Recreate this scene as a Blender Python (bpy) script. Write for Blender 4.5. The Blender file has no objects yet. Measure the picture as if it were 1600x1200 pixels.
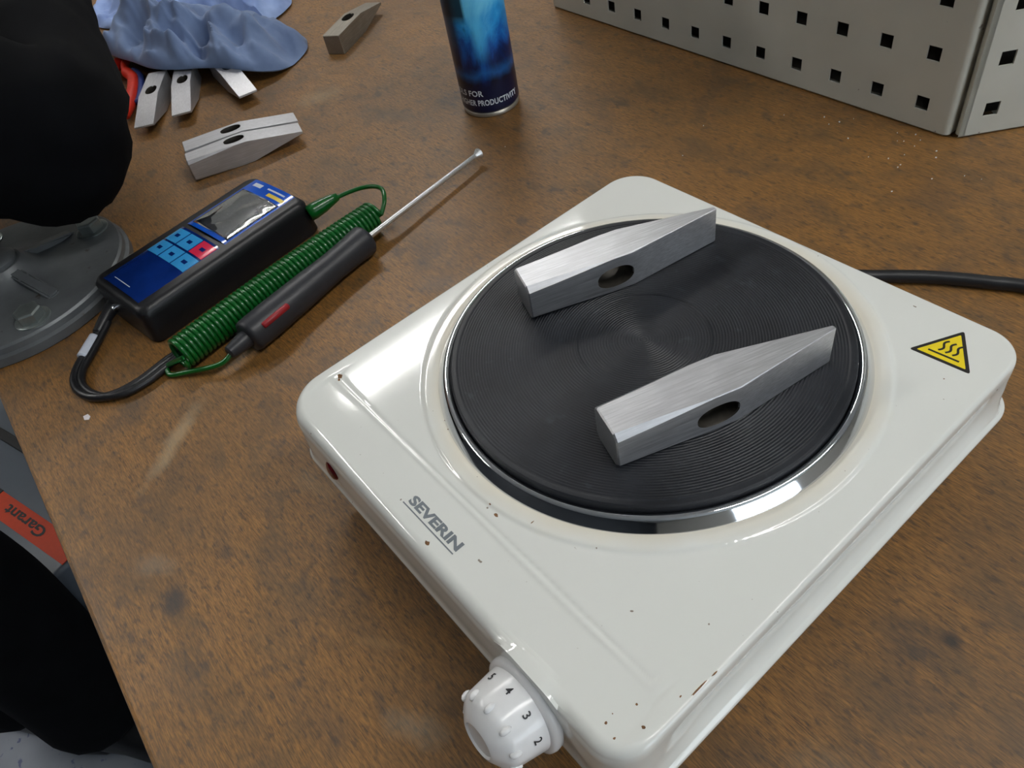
import bpy, bmesh, math, random
from mathutils import Vector, Matrix, noise
random.seed(7)
PI = math.pi
MM = 0.001
SC = bpy.context.scene
COL = SC.collection

# ------------------------------------------------------------------ camera
cam_d = bpy.data.cameras.new('camera')
cam = bpy.data.objects.new('camera', cam_d)
COL.objects.link(cam)
cam_d.sensor_fit = 'HORIZONTAL'
cam_d.sensor_width = 36.0
cam_d.lens = 36.0 * 1190.02 / 1600.0
cam_d.clip_start = 0.01
cam_d.clip_end = 50
cam.location = (0.18168, -0.18105, 0.33444)
_R = Matrix(((0.6369815992, -0.4932728765, 0.5923987775),
             (0.7540211996, 0.5585124435, -0.3457106898),
             (-0.1603323823, 0.6668925849, 0.7277003555)))
cam.rotation_euler = _R.to_euler()
SC.camera = cam

# ------------------------------------------------------------------ world, exposure
SC.view_settings.view_transform = 'Standard'
SC.view_settings.look = 'None'
SC.view_settings.gamma = 1.0
SC.view_settings.use_curve_mapping = False
SC.view_settings.exposure = 0.78
w = bpy.data.worlds.new('room_air')
SC.world = w
w.use_nodes = True
w.node_tree.nodes['Background'].inputs[0].default_value = (0.80, 0.86, 0.95, 1)
w.node_tree.nodes['Background'].inputs[1].default_value = 0.15
LAMP_POWER = 31.0          # radiance of the fluorescent diffusers

# ------------------------------------------------------------------ material helpers
def srgb(r, g, b):
    def f(c):
        c /= 255.0
        return c / 12.92 if c <= 0.04045 else ((c + 0.055) / 1.055) ** 2.4
    return (f(r), f(g), f(b), 1.0)


class NT:
    def __init__(s, name):
        s.m = bpy.data.materials.new(name)
        s.m.use_nodes = True
        s.t = s.m.node_tree
        s.b = s.t.nodes['Principled BSDF']

    def n(s, typ, **kw):
        nd = s.t.nodes.new(typ)
        for k, v in kw.items():
            setattr(nd, k, v)
        return nd

    def put(s, sock, v):
        if isinstance(v, bpy.types.NodeSocket):
            s.t.links.new(v, sock)
        else:
            sock.default_value = v

    def set(s, **kw):
        for k, v in kw.items():
            s.put(s.b.inputs[k.replace('_', ' ')], v)
        return s

    def coord(s, scale=(1, 1, 1), loc=(0, 0, 0), rot=(0, 0, 0)):
        tc = s.n('ShaderNodeTexCoord')
        mp = s.n('ShaderNodeMapping')
        s.t.links.new(tc.outputs['Object'], mp.inputs['Vector'])
        mp.inputs['Scale'].default_value = scale
        mp.inputs['Location'].default_value = loc
        mp.inputs['Rotation'].default_value = rot
        return mp.outputs[0]

    def noise(s, vec, scale=5, detail=3, rough=0.5, dist=0.0):
        nd = s.n('ShaderNodeTexNoise')
        s.t.links.new(vec, nd.inputs['Vector'])
        nd.inputs['Scale'].default_value = scale
        nd.inputs['Detail'].default_value = detail
        nd.inputs['Roughness'].default_value = rough
        nd.inputs['Distortion'].default_value = dist
        return nd.outputs['Fac']

    def ramp(s, fac, stops, interp='LINEAR'):
        nd = s.n('ShaderNodeValToRGB')
        s.t.links.new(fac, nd.inputs[0])
        e = nd.color_ramp.elements
        nd.color_ramp.interpolation = interp
        while len(e) < len(stops):
            e.new(0.5)
        for el, (p, c) in zip(e, stops):
            el.position = p
            el.color = c if len(c) == 4 else (*c, 1)
        return nd.outputs[0]

    def bw(s, fac, a, b):
        return s.ramp(fac, [(a, (0, 0, 0, 1)), (b, (1, 1, 1, 1))])

    def mix(s, fac, a, b, blend='MIX'):
        nd = s.n('ShaderNodeMix', data_type='RGBA', blend_type=blend)
        s.put(nd.inputs[0], fac)
        s.put(nd.inputs[6], a)
        s.put(nd.inputs[7], b)
        return nd.outputs[2]

    def math(s, op, a, b=0.0, c=0.0):
        nd = s.n('ShaderNodeMath', operation=op)
        s.put(nd.inputs[0], a)
        s.put(nd.inputs[1], b)
        s.put(nd.inputs[2], c)
        return nd.outputs[0]

    def bump(s, h, strength=0.3, dist=0.001):
        nd = s.n('ShaderNodeBump')
        s.t.links.new(h, nd.inputs['Height'])
        nd.inputs['Strength'].default_value = strength
        nd.inputs['Distance'].default_value = dist
        s.t.links.new(nd.outputs[0], s.b.inputs['Normal'])


def plain(name, col, rough=0.5, metal=0.0, spec=0.5, var=0.0, vscale=120, bump=0.0, bscale=600, coat=0.0):
    k = NT(name)
    v = k.coord()
    if var:
        f = k.noise(v, vscale, 3, 0.6)
        a = tuple(max(0, c * (1 - var)) for c in col[:3]) + (1,)
        b = tuple(min(1, c * (1 + var)) for c in col[:3]) + (1,)
        k.set(Base_Color=k.ramp(f, [(0.3, a), (0.7, b)]))
    else:
        k.set(Base_Color=col)
    k.set(Roughness=rough, Metallic=metal, Specular_IOR_Level=spec, Coat_Weight=coat)
    if bump:
        k.bump(k.noise(v, bscale, 2, 0.5), bump, 0.0005)
    return k.m


M = {}
# worn brown plywood bench top: grain runs along X
k = NT('worn_wood')
v = k.coord()
big = k.noise(k.coord((1.0, 1.6, 1)), 7, 3, 0.6, 0.4)
grain = k.noise(k.coord((9, 90, 9)), 9, 4, 0.62, 0.6)
fine = k.noise(k.coord((40, 420, 40)), 5, 3, 0.6)
fleck = k.noise(k.coord((85, 210, 85)), 1.5, 4, 0.6)
patch = k.noise(k.coord((14, 26, 14), (3, 1, 0)), 1.6, 4, 0.62, 0.5)
c = k.ramp(grain, [(0.25, srgb(72, 50, 26)), (0.5, srgb(114, 83, 43)), (0.75, srgb(160, 114, 56))])
c = k.mix(k.math('MULTIPLY', k.bw(fine, 0.42, 0.70), 0.6), c, srgb(194, 132, 58))
c = k.mix(k.math('MULTIPLY', k.bw(patch, 0.48, 0.68), 0.5), c, srgb(78, 66, 48))
c = k.mix(k.math('MULTIPLY', k.bw(fleck, 0.56, 0.66), 0.58), c, srgb(48, 43, 38))
c = k.mix(k.math('MULTIPLY', k.bw(big, 0.42, 0.66), 0.36), c, srgb(96, 70, 40))
spot = k.noise(k.coord((1, 1.5, 1), (4, 9, 0)), 42, 3, 0.6, 0.3)
c = k.mix(k.math('MULTIPLY', k.bw(spot, 0.60, 0.70), 0.5), c, srgb(52, 50, 48))
blot = k.noise(k.coord((1, 1, 1), (2, 7, 0)), 16, 2, 0.5, 0.2)
c = k.mix(k.math('MULTIPLY', k.bw(blot, 0.58, 0.72), 0.45), c, srgb(66, 58, 50))


def scuff(k, c, x, y, rx, ry, ang, amt, col):
    """a chalky worn smear of its own shape on the wood"""
    tc = k.n('ShaderNodeTexCoord')
    mp = k.n('ShaderNodeMapping', vector_type='TEXTURE')
    k.t.links.new(tc.outputs['Object'], mp.inputs['Vector'])
    mp.inputs['Location'].default_value = (x * MM, y * MM, 0)
    mp.inputs['Rotation'].default_value = (0, 0, math.radians(ang))
    mp.inputs['Scale'].default_value = (rx * MM, ry * MM, 1)
    ln = k.n('ShaderNodeVectorMath', operation='LENGTH')
    k.t.links.new(mp.outputs[0], ln.inputs[0])
    nz = k.noise(k.coord((1, 1, 1)), 70, 4, 0.65)
    d = k.math('ADD', ln.outputs['Value'], k.math('MULTIPLY_ADD', nz, 1.6, -0.8))
    f = k.ramp(d, [(0.2, (amt, amt, amt, 1)), (1.0, (0, 0, 0, 1))])
    return k.mix(f, c, col)


c = scuff(k, c, -214, -196, 42, 8, -53, 0.50, srgb(176, 156, 124))
c = scuff(k, c, -120, -148, 24, 8, 10, 0.20, srgb(165, 140, 100))
c = scuff(k, c, -137, -238, 16, 9, 40, 0.25, srgb(150, 140, 124))
c = scuff(k, c, -10, -171, 18, 4, 38, 0.30, srgb(168, 128, 76))
c = scuff(k, c, 34, -181, 20, 9, 30, 0.40, srgb(136, 128, 112))
c = scuff(k, c, -540, 100, 30, 22, 60, 0.35, srgb(160, 140, 105))
c = scuff(k, c, 165, -70, 24, 14, 30, 0.30, srgb(128, 118, 100))
c = scuff(k, c, -108, -240, 12, 9, 0, 0.80, srgb(44, 42, 42))
c = scuff(k, c, -114, -206, 9, 6, 0, 0.55, srgb(50, 48, 46))
c = scuff(k, c, 163, 8, 7, 5, 0, 0.85, srgb(40, 35, 32))
c = scuff(k, c, -430, 130, 60, 12, 20, 0.4, srgb(84, 72, 58))
c = scuff(k, c, -150, 240, 90, 16, 12, 0.3, srgb(92, 70, 44))
k.set(Base_Color=c, Roughness=k.math('MULTIPLY_ADD', k.noise(v, 60, 3), 0.25, 0.38), Specular_IOR_Level=0.5, Coat_Weight=0.25, Coat_Roughness=0.42)
k.bump(k.math('ADD', fine, grain), 0.18, 0.0006)
M['wood'] = k.m

# white enamel with rust freckles and heat yellowing near the hot ring
k = NT('white_enamel')
v = k.coord()
tc = k.n('ShaderNodeTexCoord')
sx = k.n('ShaderNodeSeparateXYZ')
k.t.links.new(tc.outputs['Object'], sx.inputs[0])
rad = k.math('SQRT', k.math('ADD', k.math('MULTIPLY', sx.outputs[0], sx.outputs[0]),
                            k.math('MULTIPLY', sx.outputs[1], sx.outputs[1])))
heat = k.ramp(k.math('MULTIPLY_ADD', k.noise(v, 40, 3), 0.010, rad),
              [(0.1005, (1, 1, 1, 1)), (0.113, (0, 0, 0, 1))])
c = k.mix(k.math('MULTIPLY', heat, 0.55), srgb(228, 230, 225), srgb(226, 208, 172))
sp = k.noise(v, 150, 1, 0.4)
c = k.mix(k.bw(sp, 0.835, 0.85), c, srgb(112, 78, 44))
sp2 = k.noise(k.coord((1, 1, 1), (5, 2, 0)), 330, 1, 0.4)
c = k.mix(k.math('MULTIPLY', k.bw(sp2, 0.80, 0.82), 0.8), c, srgb(120, 104, 84))
k.set(Base_Color=c, Roughness=0.075, Specular_IOR_Level=0.5)
k.bump(k.noise(v, 14, 1, 0.3), 0.02, 0.002)
M['enamel'] = k.m

M['rust'] = plain('rust_chip', srgb(118, 84, 52), 0.8, var=0.4, vscale=900)
k = NT('cast_iron')
v = k.coord()
f = k.noise(v, 45, 4, 0.6)
c = k.ramp(f, [(0.3, srgb(24, 26, 31)), (0.7, srgb(36, 39, 45))])
c = k.mix(k.math('MULTIPLY', k.bw(k.noise(v, 130, 3, 0.6), 0.64, 0.74), 0.4), c, srgb(66, 72, 78))
k.set(Base_Color=c, Roughness=0.45, Specular_IOR_Level=0.4)
k.bump(k.noise(v, 900, 2), 0.15, 0.0004)
M['iron'] = k.m
M['chrome'] = plain('polished_chrome', (0.82, 0.84, 0.87, 1), 0.07, 1.0)


def brushed(name, lo, hi, rough, met=0.86):
    k = NT(name)
    v = k.coord()
    s1 = k.noise(k.coord((60, 1500, 1500)), 1.0, 3, 0.6)
    s2 = k.noise(v, 60, 3, 0.6)
    c = k.mix(k.math('MULTIPLY', k.bw(s2, 0.45, 0.75), 0.5), k.ramp(s1, [(0.3, lo), (0.7, hi)]), lo)
    k.set(Base_Color=c, Metallic=met, Roughness=k.math('MULTIPLY_ADD', s1, 0.16, rough))
    k.bump(s1, 0.12, 0.0003)
    return k.m


M['steel'] = brushed('brushed_steel', srgb(190, 191, 194), srgb(222, 223, 226), 0.38, 1.0)
M['steel_dull'] = brushed('dull_steel', srgb(184, 184, 187), srgb(210, 210, 213), 0.4)
M['steel_darker'] = brushed('darker_brushed_steel', srgb(136, 130, 120), srgb(166, 160, 150), 0.42)  # darker tone of the brushed steel, for one hammer head
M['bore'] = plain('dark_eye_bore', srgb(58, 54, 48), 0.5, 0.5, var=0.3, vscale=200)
M['rod'] = brushed('probe_steel', srgb(205, 207, 208), srgb(228, 230, 232), 0.22)
M['white_plastic'] = plain('white_plastic', srgb(232, 233, 234), 0.22, spec=0.5, var=0.02)
M['ink'] = plain('dark_print', srgb(30, 32, 36), 0.5)
M['grey_print'] = plain('grey_print', srgb(112, 120, 126), 0.45)
M['red_lens'] = plain('red_lens', srgb(92, 8, 18), 0.15, var=0.2)
M['yellow'] = plain('yellow_sticker', srgb(240, 216, 32), 0.35, var=0.03)
M['black_print'] = plain('black_print', srgb(34, 32, 30), 0.4)
M['black_rubber'] = plain('black_rubber', srgb(27, 28, 31), 0.5, var=0.2, bump=0.1)
M['cable'] = plain('black_cable', srgb(26, 27, 30), 0.38, var=0.1)
M['case'] = plain('black_case', srgb(18, 19, 24), 0.42, var=0.15, bump=0.15, bscale=900)
M['handle'] = plain('grey_black_plastic', srgb(44, 46, 52), 0.42, var=0.1)
M['green'] = plain('green_cable', srgb(8, 92, 32), 0.28, var=0.12, coat=0.2)
M['cyan_key'] = plain('cyan_key', srgb(60, 158, 222), 0.12, var=0.06)
M['red_key'] = plain('red_key', srgb(226, 48, 84), 0.12, var=0.05)
M['navy_film'] = plain('navy_film', srgb(14, 42, 110), 0.1, var=0.35, vscale=25)
M['blue_film'] = plain('blue_film', srgb(18, 86, 200), 0.1, var=0.2, vscale=30)
M['yellow_film'] = plain('yellow_film', srgb(236, 204, 40), 0.35)
M['white_film'] = plain('white_film', srgb(210, 220, 232), 0.4)
M['lcd'] = plain('lcd_glass', srgb(62, 68, 78), 0.22, var=0.2, vscale=40)
k = NT('clear_film')
k.set(Base_Color=(1, 1, 1, 1), Roughness=0.05, Transmission_Weight=1.0, IOR=1.22)
k.bump(k.noise(k.coord((1, 1.4, 1)), 30, 1, 0.4, 0.8), 0.08, 0.001)
M['clear_film'] = k.m
M['red_dip'] = plain('red_dip_grip', srgb(206, 46, 26), 0.4, var=0.12)
M['blue_dip'] = plain('blue_dip_grip', srgb(38, 54, 118), 0.45, var=0.1)
M['red_insert'] = plain('red_insert', srgb(158, 28, 40), 0.4, var=0.1)
M['white_tape'] = plain('white_tape', srgb(196, 202, 214), 0.5, var=0.05)
k = NT('grey_cast_paint')
v = k.coord()
c = k.ramp(k.noise(v, 22, 4, 0.6), [(0.3, srgb(84, 87, 90)), (0.7, srgb(108, 112, 114))])
c = k.mix(k.bw(k.noise(v, 70, 3, 0.55), 0.66, 0.70), c, srgb(70, 64, 58))
k.set(Base_Color=c, Roughness=0.42, Metallic=0.35)
k.bump(k.noise(v, 160, 3), 0.2, 0.0008)
M['vise_paint'] = k.m
M['zinc'] = plain('zinc_bolt', srgb(150, 158, 156), 0.34, 0.8, var=0.12)
k = NT('grey_panel_paint')
v = k.coord()
c = k.ramp(k.noise(v, 14, 3, 0.5), [(0.3, srgb(190, 191, 181)), (0.7, srgb(202, 203, 193))])
c = k.mix(k.bw(k.noise(v, 110, 2, 0.5), 0.755, 0.775), c, srgb(128, 124, 116))
k.set(Base_Color=c, Roughness=0.42)
k.bump(k.noise(v, 1300, 2), 0.06, 0.0004)
M['panel'] = k.m
M['panel_dark'] = plain('dark_grey_paint', srgb(70, 68, 64), 0.7)


def cloth_mat(name, lo, hi):
    k = NT(name)
    v = k.coord()
    c = k.ramp(k.noise(v, 26, 3, 0.6), [(0.3, lo), (0.7, hi)])
    k.set(Base_Color=c, Roughness=0.85, Specular_IOR_Level=0.2, Sheen_Weight=0.15)
    k.bump(k.noise(v, 1600, 2), 0.2, 0.0005)
    return k.m


M['rag'] = cloth_mat('blue_grey_rag', srgb(100, 118, 152), srgb(122, 142, 178))
M['rag_light'] = cloth_mat('pale_blue_rag', srgb(126, 150, 206), srgb(168, 192, 236))
M['black_cloth'] = plain('black_cloth', srgb(9, 10, 13), 0.9, spec=0.1, var=0.25, vscale=30)
M['skin'] = plain('skin', srgb(196, 150, 124), 0.55, var=0.06)
M['hair'] = plain('brown_hair', srgb(52, 38, 28), 0.6, var=0.25, vscale=300)
M['shoe'] = plain('black_leather', srgb(20, 20, 22), 0.4)
M['trolley'] = plain('grey_trolley_paint', srgb(88, 97, 108), 0.4, var=0.05, vscale=10)
M['orange'] = plain('orange_label', srgb(206, 62, 14), 0.45, var=0.05)
k = NT('speckled_vinyl')
v = k.coord()
c = k.ramp(k.noise(v, 9, 4, 0.6), [(0.3, srgb(122, 128, 138)), (0.7, srgb(140, 146, 157))])
c = k.mix(k.bw(k.noise(v, 75, 2, 0.5), 0.62, 0.68), c, srgb(84, 90, 124))
k.set(Base_Color=c, Roughness=0.45)
M['vinyl'] = k.m
M['wall_dark'] = plain('dark_reflection_wall', srgb(48, 52, 58), 0.6, var=0.1, vscale=2)  # unseen front wall, made dark so the chrome ring reflects dark
M['wall'] = plain('wall_paint', srgb(196, 194, 186), 0.8, var=0.03, vscale=3)
M['ceiling'] = plain('ceiling_paint', srgb(214, 214, 210), 0.85, var=0.02, vscale=3)
M['lamp_white'] = plain('lamp_housing', srgb(220, 220, 220), 0.5)
k = NT('lamp_diffuser')
k.set(Base_Color=(1, 1, 1, 1), Emission_Color=(1.0, 0.985, 0.95, 1), Emission_Strength=LAMP_POWER)
M['lamp'] = k.m
k = NT('fill_pane_glow')
k.set(Base_Color=(0.1, 0.1, 0.1, 1), Roughness=0.1, Emission_Color=(0.80, 0.90, 1.0, 1), Emission_Strength=2.6)  # cool glow of the added fill pane
M['fill_glow'] = k.m
M['tan'] = plain('tan_card', srgb(176, 156, 118), 0.7, var=0.1)
M['paper'] = plain('white_paper', srgb(226, 222, 226), 0.7)
M['swarf'] = plain('bright_swarf', srgb(214, 216, 220), 0.4)

# blue underwater print of the spray can
k = NT('blue_can_print')
v = k.coord((1, 1, 0.75))
n1 = k.noise(v, 26, 5, 0.62, 0.9)
n2 = k.noise(k.coord((1, 1, 0.5), (2, 5, 1)), 55, 4, 0.6, 0.4)
tc = k.n('ShaderNodeTexCoord')
sx = k.n('ShaderNodeSeparateXYZ')
k.t.links.new(tc.outputs['Object'], sx.inputs[0])
Z = sx.outputs[2]
ang = k.math('ARCTAN2', sx.outputs[1], sx.outputs[0])          # print layout around the can
up = k.bw(Z, 0.035, 0.095)
f = k.math('ADD', k.math('MULTIPLY', n1, 1.0), k.math('MULTIPLY_ADD', up, 0.62, -0.34))
c = k.ramp(f, [(0.14, srgb(6, 14, 38)), (0.30, srgb(8, 44, 104)), (0.44, srgb(16, 94, 178)),
               (0.62, srgb(44, 156, 226)), (0.80, srgb(110, 206, 246))])
c = k.mix(k.math('MULTIPLY', k.bw(n2, 0.58, 0.70), 0.8), c, srgb(6, 24, 58))
# bright window of light in the print
da = k.math('ABSOLUTE', k.math('ADD', ang, 0.62))
win = k.math('MULTIPLY', k.ramp(da, [(0.05, (1, 1, 1, 1)), (0.30, (0, 0, 0, 1))]),
             k.math('MULTIPLY', k.bw(Z, 0.048, 0.074), k.ramp(Z, [(0.084, (1, 1, 1, 1)), (0.088, (0, 0, 0, 1))])))
c = k.mix(k.math('MULTIPLY', win, 0.85), c, srgb(92, 202, 252))
# dark upright shape on the left of the print
db = k.math('ABSOLUTE', k.math('ADD', ang, 1.75))
dk = k.math('MULTIPLY', k.ramp(db, [(0.30, (1, 1, 1, 1)), (0.50, (0, 0, 0, 1))]), k.bw(Z, 0.020, 0.045))
c = k.mix(k.math('MULTIPLY', dk, 0.8), c, srgb(8, 20, 46))
# pale surf band low on the print
bd = k.math('ABSOLUTE', k.math('ADD', k.math('MULTIPLY_ADD', n2, 0.016, Z), -0.048))
c = k.mix(k.math('MULTIPLY', k.ramp(bd, [(0.001, (1, 1, 1, 1)), (0.006, (0, 0, 0, 1))]), 0.6), c, srgb(30, 112, 190))
dt_ = k.math('ABSOLUTE', k.math('ADD', ang, 1.55))
tp = k.math('MULTIPLY', k.ramp(dt_, [(0.55, (1, 1, 1, 1)), (0.65, (0, 0, 0, 1))]), k.bw(Z, 0.084, 0.088))
c = k.mix(k.math('MULTIPLY', tp, 0.9), c, srgb(8, 12, 24))
# navy band at the foot
c = k.mix(k.ramp(Z, [(0.026, (1, 1, 1, 1)), (0.034, (0, 0, 0, 1))]), c, srgb(12, 22, 58))
k.set(Base_Color=c, Roughness=0.28, Specular_IOR_Level=0.5)
M['can_print'] = k.m
M['can_white'] = plain('white_can_lettering', srgb(214, 222, 230), 0.4)
M['alu'] = plain('can_metal', srgb(176, 170, 158), 0.35, 0.7)

# ------------------------------------------------------------------ object helpers (all mesh coordinates in mm)
def obj(name, bm, mat, parent=None, smooth=False, auto=None):
    for vv in bm.verts:
        vv.co *= MM
    bm.normal_update()
    me = bpy.data.meshes.new(name)
    bm.to_mesh(me)
    bm.free()
    me.materials.append(M[mat] if isinstance(mat, str) else mat)
    if smooth:
        for p in me.polygons:
            p.use_smooth = True
        if auto:
            me.set_sharp_from_angle(angle=math.radians(auto))
    o = bpy.data.objects.new(name, me)
    COL.objects.link(o)
    if parent:
        o.parent = parent
    return o


def tag(o, label=None, cat=None, group=None, kind=None):
    if label: o['label'] = label
    if cat: o['category'] = cat
    if group: o['group'] = group
    if kind: o['kind'] = kind
    return o


def thing(name, label, cat, loc=(0, 0, 0), rotz=0.0, group=None):
    o = bpy.data.objects.new(name, None)
    o.empty_display_size = 0.02
    COL.objects.link(o)
    o.location = Vector(loc) * MM
    o.rotation_euler = (0, 0, rotz)
    return tag(o, label, cat, group)


def struct(name, bm, mat):
    return tag(obj(name, bm, mat), kind='structure')


def box(bm, x0, x1, y0, y1, z0, z1, bevel=0.0, seg=2, mat=None):
    r = bmesh.ops.create_cube(bm, size=1.0)
    vs = r['verts']
    for q in vs:
        q.co = Vector(((x0 + x1) / 2 + q.co.x * (x1 - x0), (y0 + y1) / 2 + q.co.y * (y1 - y0),
                       (z0 + z1) / 2 + q.co.z * (z1 - z0)))
        if mat is not None:
            q.co = mat @ q.co
    if bevel:
        es = list({e for q in vs for e in q.link_edges})
        bmesh.ops.bevel(bm, geom=es, offset=bevel, segments=seg, profile=0.5, affect='EDGES', clamp_overlap=True)
    return bm


def nbm():
    return bmesh.new()


def boxbm(*a, **kw):
    return box(nbm(), *a, **kw)


def lathe(bm, prof, seg=64, mat=None, close=False):
    """prof: list of (r, z); caps where r == 0"""
    rings = []
    for r, z in prof:
        if r < 1e-6:
            co = Vector((0, 0, z))
            rings.append([bm.verts.new(mat @ co if mat is not None else co)])
        else:
            ring = []
            for i in range(seg):
                a = 2 * PI * i / seg
                co = Vector((r * math.cos(a), r * math.sin(a), z))
                ring.append(bm.verts.new(mat @ co if mat is not None else co))
            rings.append(ring)
    pairs = list(zip(rings, rings[1:]))
    if close:
        pairs.append((rings[-1], rings[0]))
    for a, b in pairs:
        if len(a) == 1 and len(b) == 1:
            continue
        for i in range(seg):
            j = (i + 1) % seg
            if len(a) == 1:
                bm.faces.new((a[0], b[j], b[i]))
            elif len(b) == 1:
                bm.faces.new((a[i], a[j], b[0]))
            else:
                bm.faces.new((a[i], a[j], b[j], b[i]))
    return bm


def catmull(pts, n=8):
    P = [Vector(p) for p in pts]
    out = []
    for i in range(len(P) - 1):
        p0 = P[max(i - 1, 0)]; p1 = P[i]; p2 = P[i + 1]; p3 = P[min(i + 2, len(P) - 1)]
        for s in range(n):
            t = s / n
            out.append(0.5 * ((2 * p1) + (p2 - p0) * t + (2 * p0 - 5 * p1 + 4 * p2 - p3) * t * t
                              + (-p0 + 3 * p1 - 3 * p2 + p3) * t ** 3))
    out.append(P[-1])
    return out


def tube(bm, pts, r, seg=12, cap=True, flat=1.0):
    """sweep along points; r a number or a list"""
    P = [Vector(p) for p in pts]
    n = len(P)
    R = r if isinstance(r, (list, tuple)) else [r] * n
    T = []
    for i in range(n):
        d = P[min(i + 1, n - 1)] - P[max(i - 1, 0)]
        T.append(d.normalized() if d.length > 1e-9 else Vector((1, 0, 0)))
    ref = Vector((0, 0, 1)) if abs(T[0].z) < 0.9 else Vector((1, 0, 0))
    N = (ref - T[0] * ref.dot(T[0])).normalized()
    rings = []
    for i in range(n):
        N = (N - T[i] * N.dot(T[i])).normalized()
        B = T[i].cross(N)
        ring = []
        for s in range(seg):
            a = 2 * PI * s / seg
            ring.append(bm.verts.new(P[i] + N * (R[i] * flat * math.cos(a)) + B * (R[i] * math.sin(a))))
        rings.append(ring)
    for a, b in zip(rings, rings[1:]):
        for s in range(seg):
            q = (s + 1) % seg
            bm.faces.new((a[s], a[q], b[q], b[s]))
    if cap:
        bm.faces.new(list(reversed(rings[0])))
        bm.faces.new(rings[-1])
    return bm


def prism(bm, poly, z0, z1, mat=None):
    f = lambda c: (mat @ Vector(c)) if mat is not None else Vector(c)
    a = [bm.verts.new(f((x, y, z0))) for x, y in poly]
    b = [bm.verts.new(f((x, y, z1))) for x, y in poly]
    n = len(poly)
    bm.faces.new(list(reversed(a)))
    bm.faces.new(b)
    for i in range(n):
        j = (i + 1) % n
        bm.faces.new((a[i], a[j], b[j], b[i]))
    return bm


def rrect(x0, x1, y0, y1, r, n=6):
    pts = []
    for cx, cy, a0 in ((x1 - r, y1 - r, 0), (x0 + r, y1 - r, 90), (x0 + r, y0 + r, 180), (x1 - r, y0 + r, 270)):
        for i in range(n + 1):
            a = math.radians(a0 + 90 * i / n)
            pts.append((cx + r * math.cos(a), cy + r * math.sin(a)))
    return pts


def textbm(body, size, depth=0.15, bold=0.0, align='CENTER', spacing=1.0):
    """lettering as a flat mesh, mm, lying in XY with baseline at y=0"""
    cu = bpy.data.curves.new('lettering', 'FONT')
    cu.body = body
    cu.size = size
    cu.extrude = depth / 2
    cu.offset = bold
    cu.align_x = align
    cu.space_character = spacing
    cu.resolution_u = 3
    o = bpy.data.objects.new('lettering', cu)
    COL.objects.link(o)
    dg = bpy.context.evaluated_depsgraph_get()
    me = bpy.data.meshes.new_from_object(o.evaluated_get(dg))
    bm = bmesh.new()
    bm.from_mesh(me)
    bpy.data.objects.remove(o)
    bpy.data.curves.remove(cu)
    bpy.data.meshes.remove(me)
    return bm


def xf(bm, mat):
    for q in bm.verts:
        q.co = mat @ q.co
    return bm


def fit(bm, width):
    xs = [q.co.x for q in bm.verts]
    s = width / (max(xs) - min(xs))
    x0 = min(xs)
    for q in bm.verts:
        q.co.x = (q.co.x - x0) * s
    return bm


def sm(a, b, x):
    t = max(0.0, min(1.0, (x - a) / (b - a)))
    return t * t * (3 - 2 * t)


def copy_tree(o, parent=None):
    c = o.copy()
    COL.objects.link(c)
    if parent:
        c.parent = parent
    for ch in [q for q in bpy.data.objects if q.parent == o]:
        copy_tree(ch, c)
    return c


T3 = Matrix.Translation
RX = lambda a: Matrix.Rotation(a, 4, 'X')
RY = lambda a: Matrix.Rotation(a, 4, 'Y')
RZ = lambda a: Matrix.Rotation(a, 4, 'Z')

# ================================================================== room shell
FZ = -850.0
CZ = 1900.0
X0, X1, Y0, Y1 = -4200.0, 3600.0, -3400.0, 4400.0
struct('floor', boxbm(X0, X1, Y0, Y1, FZ - 60, FZ), 'vinyl')
struct('ceiling', boxbm(X0, X1, Y0, Y1, CZ, CZ + 60), 'ceiling')
struct('wall_left', boxbm(X0 - 80, X0, Y0, Y1, FZ, CZ), 'wall')
struct('wall_right', boxbm(X1, X1 + 80, Y0, Y1, FZ, CZ), 'wall')
struct('wall_front', boxbm(X0, X1, Y0 - 80, Y0, FZ, CZ), 'wall_dark')
struct('wall_back', boxbm(X0, X1, Y1, Y1 + 80, FZ, CZ), 'wall')


def luminaire(x, y, length, label):
    t = thing('ceiling_lamp', label, 'lamp', (x, y, CZ), 0, 'fluorescent lamps under the ceiling')
    obj('housing', boxbm(-110, 110, -length / 2 - 30, length / 2 + 30, -60, -1, bevel=4), 'lamp_white', t)
    obj('diffuser', boxbm(-36, 36, -length / 2, length / 2, -82, -60.5, bevel=6), 'lamp', t)
    return t


wn = struct('fill_light_pane', boxbm(X1 - 12, X1 - 2, -700, 1100, 0, 1500), 'fill_glow')  # glowing pane with frame, added out of view to brighten the right panel
for yy in (-740, 180, 1100):
    tag(obj('fill_pane_frame', boxbm(X1 - 40, X1 - 1, yy, yy + 40, -40, 1540), 'lamp_white', wn))
for zz in (-40, 1500):
    tag(obj('fill_pane_frame', boxbm(X1 - 40, X1 - 1, -740, 1140, zz, zz + 40), 'lamp_white', wn))
luminaire(-1905, 985, 1350, 'long fluorescent ceiling lamp far left behind the workbench')
luminaire(900, 700, 1500, 'long fluorescent ceiling lamp to the right above the perforated panels')
luminaire(-1880, -1500, 1500, 'long fluorescent ceiling lamp left of the person in black')
luminaire(-1000, 3000, 1500, 'long fluorescent ceiling lamp at the far end of the room')

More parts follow.
